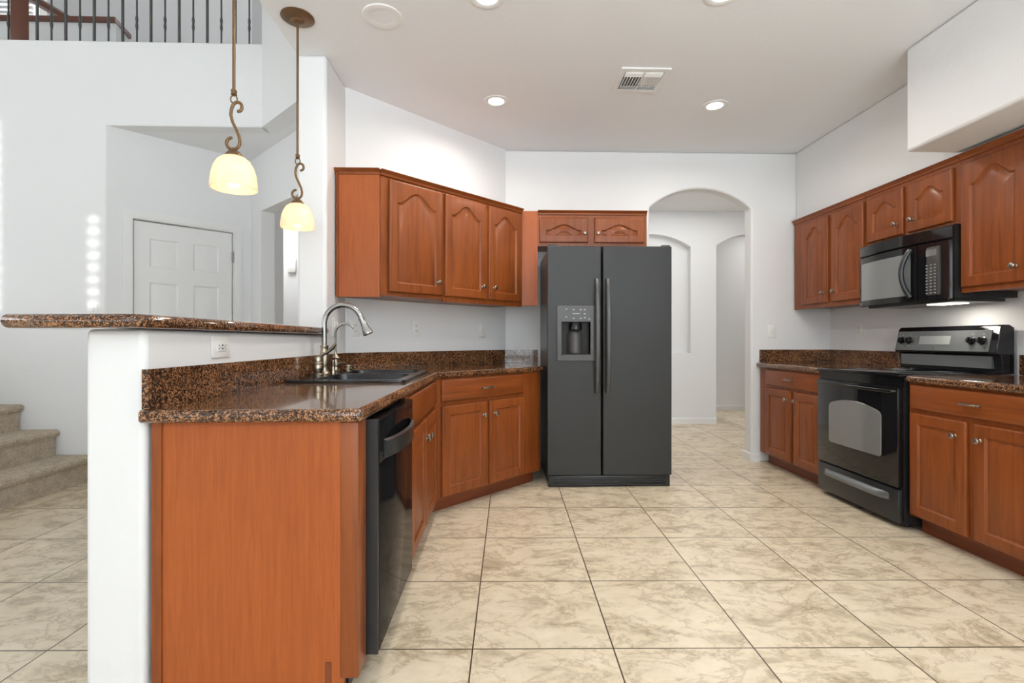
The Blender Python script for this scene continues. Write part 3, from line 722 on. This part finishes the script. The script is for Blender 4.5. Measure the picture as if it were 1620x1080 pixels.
def arch_win(o_, x0, x1, z0, zs, za, y):
    x0, x1, z0, zs, za = x0+o_, x1-o_, z0+o_, zs-o_, za-o_
    P = [(x0, z0), (x1, z0)] + arc_top(x0, x1, zs, za, 16); q = []
    for i, p in enumerate(P):
        if i in (0, 1, 2, len(P)-1):        # round the four corners
            a, b = Vector(P[i-1]), Vector(P[(i+1) % len(P)]); c = Vector(p); r = .030-o_*.5
            u = c+(a-c).normalized()*min(r, (a-c).length*.9); v = c+(b-c).normalized()*min(r, (b-c).length*.9)
            for k in range(6):
                t = k/5; w_ = u*(1-t)**2+c*2*t*(1-t)+v*t*t; q.append((w_.x, y, w_.y))
        else: q.append((p[0], y, p[1]))
    return q
bm = NB(); loft(bm, [arch_win(0, .135, .625, .400, .675, .718, -.035), arch_win(.002, .135, .625, .400, .675, .718, -.0375), arch_win(.012, .135, .625, .400, .675, .718, -.0375)], cap1=True)
obj('oven_window', bm, glass_m, od, label='grey arched oven window')
bm = NB(); tube(bm, [(.03, -.034, .815), (.034, -.052, .815), (.07, -.060, .815), (.38, -.066, .815), (.69, -.060, .815), (.724, -.052, .815), (.728, -.034, .815)], .011, 12)
obj('handle', bm, black_m, od)
bm = NB(); box(bm, .006, RW-.006, -.032, .0, .035, .235, bev=.008); dr = obj('storage_drawer', bm, blk2_m, rg)
bm = NB(); n = 15; loops = []
for i in range(n):
    t = i/(n-1); x = .075+.61*t; f = min(1, math.sin(PI*t)*3)
    loops.append([(x, -.030, .150), (x, -.030-.028*f, .158), (x, -.030-.030*f, .176), (x, -.030-.012*f, .196), (x, -.030, .200)])
loft(bm, loops, True, True); obj('handle', bm, ctl_m, dr, label='moulded drawer grip')
# backguard
bm = NB(); profile(bm, [(.67, .92), (.598, .92), (.592, .99), (.585, 1.03), (.560, 1.036), (.556, 1.046), (.586, 1.195), (.60, 1.213), (.64, 1.213), (.67, 1.195)], .0, RW)
bg_ = obj('backguard', bm, black_m, rg, bev=.004)
sl_ = math.atan2(.03, .149)
Mb = Matrix.Translation((0, .5555, 1.05)) @ Matrix.Rotation(-sl_, 4, 'X')
bm = NB(); box(bm, .012, RW-.045, -.002, .004, .0, .135, M=Mb); cp = obj('control_face', bm, ctl_m, bg_)
bm = NB(); box(bm, .205, .445, -.004, -.001, .042, .100, M=Mb); obj('display', bm, disp_m, cp, label='grey oven display')
for x in (.055, .120, .595, .665):
    bm = NB(); lathe(bm, [(0, 0), (.024, 0), (.026, .004), (.021, .006), (.019, .024), (.0, .026)], 20, Mb @ Matrix.Translation((x, -.002, .068)) @ RX, cap=False)
    box(bm, x-.003, x+.003, -.034, -.018, .052, .084, M=Mb); obj('knob', bm, black_m, cp)
bm = NB(); lathe(bm, [(0, 0), (.008, 0), (.008, .002), (0, .002)], 16, Mb @ Matrix.Translation((.325, -.002, .022)) @ RX, cap=False); obj('badge', bm, steel_m, cp, label='small round metal badge')
bm = NB()
for x in (.055, .12, .595, .665):
    for zz in (.028, .108): box(bm, x-.008, x+.008, -.0028, -.0018, zz, zz+.003, M=Mb)
for zz in (.05, .095): box(bm, .165, .173, -.0028, -.0018, zz, zz+.006, M=Mb)
obj('control_marks', bm, disp_m, cp)
bm = NB(); box(bm, .03, RW-.05, .580, .5955, .948, 1.022); obj('lower_trim', bm, ctl_m, bg_)
bm = NB()
for x in (.06, RW-.06):
    for y in (.06, .55): lathe(bm, [(.018, 0), (.018, .03)], 12, Matrix.Translation((x, y, 0)))
obj('foot', bm, blk2_m, rg)

# ------------------------------------------------------------ microwave
mw = thing('microwave', 'glossy black over-the-range microwave hung under the right wall cabinets', 'microwave', (2.70, 3.643, 0), RZ)
MW = .756
bm = NB(); box(bm, .0, MW, .0, .385, 1.372, 1.808); obj('case', bm, blk2_m, mw)
def bow(x): return -.052*math.sin(PI*min(1, max(0, x/MW)))**.7 - .012
def bowed(x0, x1, z0, z1, dy=0, n=16, back=0.0):
    bm = NB(); loops = []
    for i in range(n+1):
        x = x0+(x1-x0)*i/n; y = bow(x)+dy
        loops.append([(x, back, z0), (x, y+.005, z0), (x, y, z0+.005), (x, y, z1-.005), (x, y+.005, z1), (x, back, z1)])
    loft(bm, loops, True, True); return bm
obj('vent_grille', bowed(.0, MW, 1.725, 1.800), black_m, mw)
md = obj('door', bowed(.0, .555, 1.362, 1.720), black_m, mw)
bm = NB(); n = 14; g = [[bm.verts.new((.035+.475*i/n, bow(.035+.475*i/n)-.0012, z_)) for z_ in (1.405, 1.672)] for i in range(n+1)]
g2 = [[bm.verts.new((.035+.475*i/n, bow(.035+.475*i/n)+.002, z_)) for z_ in (1.405, 1.672)] for i in range(n+1)]
for i in range(n):
    bm.faces.new((g[i][0], g[i+1][0], g[i+1][1], g[i][1])); bm.faces.new((g2[i][0], g2[i+1][0], g2[i+1][1], g2[i][1]))
    for k in (0, 1): bm.faces.new((g[i][k], g[i+1][k], g2[i+1][k], g2[i][k]))
for i in (0, n): bm.faces.new((g[i][0], g[i][1], g2[i][1], g2[i][0]))
obj('door_window', bm, mwglass_m, md)
bm = NB(); n = 20
pts = [(.515+.0*i, bow(.515)-.006-.038*math.sin(PI*i/n)**.7, 1.395+.30*i/n) for i in range(n+1)]
pts2 = [(.49+.03*math.cos(PI*i/n*2), y, z_) for i, (x, y, z_) in enumerate(pts)]
tube(bm, [(.515-.028*math.sin(PI*i/n), pts[i][1], pts[i][2]) for i in range(n+1)], .0155, 12)
obj('handle', bm, blk2_m, md, label='bowed black bar handle')
ck = obj('control_panel', bowed(.560, MW, 1.362, 1.720), black_m, mw)
bm = NB(); X0, X1 = .598, .698
box(bm, X0, X1, bow(.64)-.004, bow(.70)+.01, 1.395, 1.69, bev=.004); kp = obj('keypad', bm, fpanel_m, ck)
yb = bow(.64)-.0055
bm = NB(); box(bm, 0, .013, 0, .003, 0, .007); k0 = obj('key', bm, disp_m, kp, loc=(.611, yb, 1.405))
for r_ in range(10):
    for c_ in range(3):
        if r_ or c_: k1 = k0.copy(); C.objects.link(k1); k1.location = (.611+.029*c_, yb, 1.405+.019*r_)
bm = NB(); box(bm, .610, .686, yb+.001, yb+.003, 1.635, 1.675); obj('display', bm, glass_m, kp)
bm = NB(); lathe(bm, [(0, 0), (.010, 0), (.010, .0025), (0, .0025)], 16, Matrix.Translation((.028, bow(.028), 1.385)) @ RX, cap=False); obj('badge', bm, steel_m, md, label='small round metal badge')
bm = NB(); box(bm, .03, MW-.03, .03, .34, 1.352, 1.371); bp = obj('bottom_plate', bm, blk2_m, mw)
bm = NB(); box(bm, .45, .62, .10, .22, 1.347, 1.352); obj('task_light', bm, emit('task_lamp_lens', (1, .93, .8), 5), bp, label='lit lens of the cooktop light')
a = area('cooktop_lamp', (2.86, 3.11, 1.342), (0, 0, 0), .16, .1, 1.6, (1, .93, .82))

# ------------------------------------------------------------ pendants, downlights, vent
def pendant(x, y, label):
    r = thing('pendant_lamp', label, 'lamp', (x, y, CZ), 0, 'pendant lamps over the bar')
    bm = NB(); lathe(bm, [(0, 0), (.085, 0), (.086, -.006), (.078, -.012), (.06, -.018), (.035, -.022), (.03, -.028), (.014, -.034), (0, -.034)], 32, cap=False); obj('canopy', bm, bronze_m, r)
    bm = NB(); tube(bm, [(0, 0, -.03), (0, 0, -.06), (0, 0, -.75)], [.009, .0062, .0062], 10)
    lathe(bm, [(0, -.732), (.010, -.735), (.012, -.742), (.009, -.748), (.012, -.754), (.004, -.760), (0, -.76)], 14, cap=False); obj('rod', bm, bronze_m, r)
    bm = NB()
    tube(bm, [(.013*math.cos(t), 0, -.772+.016*math.sin(t)) for t in [2*PI*i/16 for i in range(17)]], .003, 8)
    obj('ring', bm, bronze_m, r)
    # S scroll
    bm = NB(); P = []
    for i in range(15):     # upper hook
        t = i/14; a_ = -PI*.55+PI*1.5*t; rr = .013+.010*t; P.append((.016+rr*math.cos(a_)-.0*t, -.806+rr*math.sin(a_)*1.15))
    A = P[-1]
    for cx, cz in ((-.022, -.835), (-.010, -.862), (.010, -.890), (.024, -.918), (.026, -.940)): P.append((cx, cz))
    for i in range(1, 17):
        t = i/16; a_ = -PI*.03-PI*1.45*t; rr = .032-.012*t; P.append((-.006+rr*math.cos(a_), -.945+rr*math.sin(a_)))
    # smooth a bit
    for _ in range(2): P = [P[0]]+[((P[i-1][0]+2*P[i][0]+P[i+1][0])/4, (P[i-1][1]+2*P[i][1]+P[i+1][1])/4) for i in range(1, len(P)-1)]+[P[-1]]
    tube(bm, [(x_, 0, z_) for x_, z_ in P], .0062, 10); obj('scroll', bm, bronze_m, r, label='S-shaped bronze scroll')
    bm = NB(); lathe(bm, [(0, -.965), (.008, -.966), (.010, -.975), (.022, -.982), (.032, -.995), (.034, -1.003), (.03, -1.006), (0, -1.006)], 24, cap=False); obj('cap', bm, bronze_m, r)
    bm = NB(); pr = [(.028, -1.000), (.044, -1.006), (.060, -1.020), (.072, -1.042), (.081, -1.072), (.085, -1.105), (.0855, -1.130)]
    lathe(bm, pr+[(a_-.0035, b_) for a_, b_ in pr[::-1]], 40, cap=False); obj('lamp_shade', bm, shade_m, r, label='cream alabaster glass shade')
    bm = NB(); lathe(bm, [(0, -1.125), (.016, -1.12), (.026, -1.105), (.028, -1.09), (.022, -1.07), (.013, -1.055), (.012, -1.02), (0, -1.02)], 18, cap=False); obj('bulb', bm, bulb_m, r)
    return r
pendant(-1.067, 2.725, 'right-hand, farther hanging lamp whose round bronze ceiling plate is visible')
pendant(-1.045, 2.03, 'left-hand, nearer hanging lamp whose rod runs out of the top of the photo')
def downlight(x, y, on, label, e=8.5):
    r = thing('recessed_light', label, 'ceiling light', (x, y, CZ), 0, 'recessed ceiling lights')
    bm = NB(); lathe(bm, [(.058, -.004), (.082, -.007), (.092, -.004), (.093, 0)], 36, cap=False)
    lathe(bm, [(.058, -.004), (.052, -.001)], 36, cap=False); obj('trim_ring', bm, white_m, r)
    bm = NB(); lathe(bm, [(0, -.0025), (.057, -.003), (.057, -.001), (0, -.001)], 30, cap=False); obj('lens', bm, lamp_m if on else plate_m, r)
    if on: 
        a = area('downlight', (x, y, CZ-.012), (0, 0, 0), .11, .11, e, (1, .94, .86), 'DISK', math.radians(165))
downlight(-.005, 3.64, True, 'lit recessed ceiling light above the diagonal cabinets, left of the vent')
downlight(1.607, 3.661, True, 'lit recessed ceiling light right of the ceiling vent, in front of the arch')
downlight(-.05, 2.535, True, 'lit recessed ceiling light cut by the top edge of the photo, left of centre')
downlight(1.13, 2.475, True, 'lit recessed ceiling light at the top edge of the photo, right of centre')
r = thing('recessed_speaker', 'unlit round white recessed fixture in the ceiling near the pendant canopy', 'ceiling light', (-.612, 2.706, CZ))
bm = NB(); lathe(bm, [(.056, -.003), (.085, -.009), (.104, -.005), (.105, 0)], 40, cap=False); obj('trim_ring', bm, white_m, r)
bm = NB(); lathe(bm, [(0, -.002), (.056, -.003)], 40, cap=False); obj('lens', bm, ceil_m, r)
vt = thing('ceiling_vent', 'white square louvred air vent in the kitchen ceiling', 'vent', (.952, 3.315, CZ), -.0)
bm = NB(); prism(bm, [(-.16, -.155), (.16, -.155), (.16, .155), (-.16, .155)], -.010, 0, [[(-.125, -.12), (.125, -.12), (.125, .12), (-.125, .12)]]); obj('frame', bm, white_m, vt, bev=.003)
bm = NB(); box(bm, -.125, .125, -.12, .12, -.002, -.0005); obj('backing', bm, dark_m, vt)
bm = NB()
def lou(x, y, L, axis, tilt):
    M = Matrix.Translation((x, y, -.008)) @ (Matrix.Rotation(PI/2, 4, 'Z') if axis == 'y' else Matrix.Identity(4)) @ Matrix.Rotation(tilt, 4, 'X')
    box(bm, -L/2, L/2, -.009, .009, -.0012, .0012, M=M)
for sgn in (-1, 1):
    for k in range(3): lou(sgn*.064, .108-.019*k, .115, 'x', .7)
    for k in range(3): lou(sgn*.064, -.108+.019*k, .115, 'x', -.7)
    for k in range(6): lou(sgn*(.018+.019*k), 0, .12, 'y', .7*sgn)
box(bm, -.005, .005, -.12, .12, -.010, -.003)
obj('louvres', bm, white_m, vt)

# ------------------------------------------------------------ outlets and switches
def wplate(kind, label, loc, rz, w=.075, h=.118, cat=None):
    nm = 'light_switch' if kind == 'switch' else 'wall_outlet'
    r = thing(nm, label, cat or ('switch' if kind == 'switch' else 'outlet'), loc, rz)
    bm = NB(); box(bm, -w/2, w/2, -.006, 0, -h/2, h/2, bev=.003); obj('cover_plate', bm, plate_m, r)
    n = max(1, round(w/.075)) if w > h*.9 and kind != 'gfci' else 1
    if kind == 'switch':
        for k in range(n):
            cx = (k-(n-1)/2)*.046
            bm = NB(); box(bm, cx-.0165, cx+.0165, -.008, -.005, -.033, .033); box(bm, cx-.014, cx+.014, -.012, -.006, -.002, .030, bev=.001); obj('rocker', bm, white_m, r)
    elif kind == 'gfci':
        bm = NB(); box(bm, -.034, .034, -.009, -.005, -.0165, .0165, bev=.001); s = obj('receptacle', bm, white_m, r)
        bm = NB()
        for x in (-.022, .022):
            for dz in (-.006, .006): box(bm, x-.005, x+.003, -.0096, -.0085, dz-.0012, dz+.0012)
            lathe(bm, [(0, 0), (.0022, 0), (.0022, .0008), (0, .0008)], 8, Matrix.Translation((x+.009*(1 if x < 0 else -1), -.009, 0)) @ RX, cap=False)
        box(bm, -.004, .004, -.0098, -.0085, -.009, -.003); box(bm, -.004, .004, -.0098, -.0085, .003, .009)
        obj('slots', bm, dark_m, s)
    else:
        for dz in (-.02, .02):
            bm = NB(); lathe(bm, [(0, 0), (.0165, 0), (.0165, .003), (.0, .003)], 20, Matrix.Translation((0, -.005, dz)) @ RX, cap=False); s = obj('receptacle', bm, white_m, r)
            bm = NB()
            for x in (-.006, .006): box(bm, x-.001, x+.001, -.0088, -.0075, dz-.002, dz+.006)
            lathe(bm, [(0, 0), (.0022, 0), (.0022, .0008), (0, .0008)], 8, Matrix.Translation((0, -.008, dz-.008)) @ RX, cap=False)
            obj('slots', bm, dark_m, s)
    return r
wplate('gfci', 'white outlet mounted sideways on the half wall under the bar top', (-1.0498, 1.94, 1.095), PI/2, .125, .082)
wplate('switch', 'white double switch plate behind the faucet spout', (-1.0348, 3.25, 1.205), PI/2, .125, .12)
wplate('outlet', 'white outlet plate at the left end of the diagonal wall, right of the faucet spout', (-.985, 3.515, 1.205), PI/4, .075)
wplate('outlet', 'white outlet plate on the diagonal wall below the first cabinet', (-.62, 3.870, 1.212), PI/4, .082)
wplate('switch', 'white switch plate on the diagonal wall nearest the refrigerator', (-.131, 4.350, 1.205), PI/4, .078)
wplate('switch', 'white switch plate on the back wall between the arch and the right cabinets', (2.54, 4.5698, 1.205), 0, .078)
wplate('outlet', 'white outlet on the right wall between worktop and tall corner cabinet', (3.0898, 4.185, 1.207), -PI/2, .078)
wplate('switch', 'small white switch plate on the great room wall just above the bar top', (-3.25, YW-.0002, 1.35), 0, .075)
bm = NB(); box(bm, -.05, .05, -.03, 0, -.09, .09, bev=.012)
tag(obj('wall_sconce', bm, plate_m, loc=(-2.49, 6.199, 2.03)), 'small white wall fixture in the side hall seen left of the column', 'wall light')
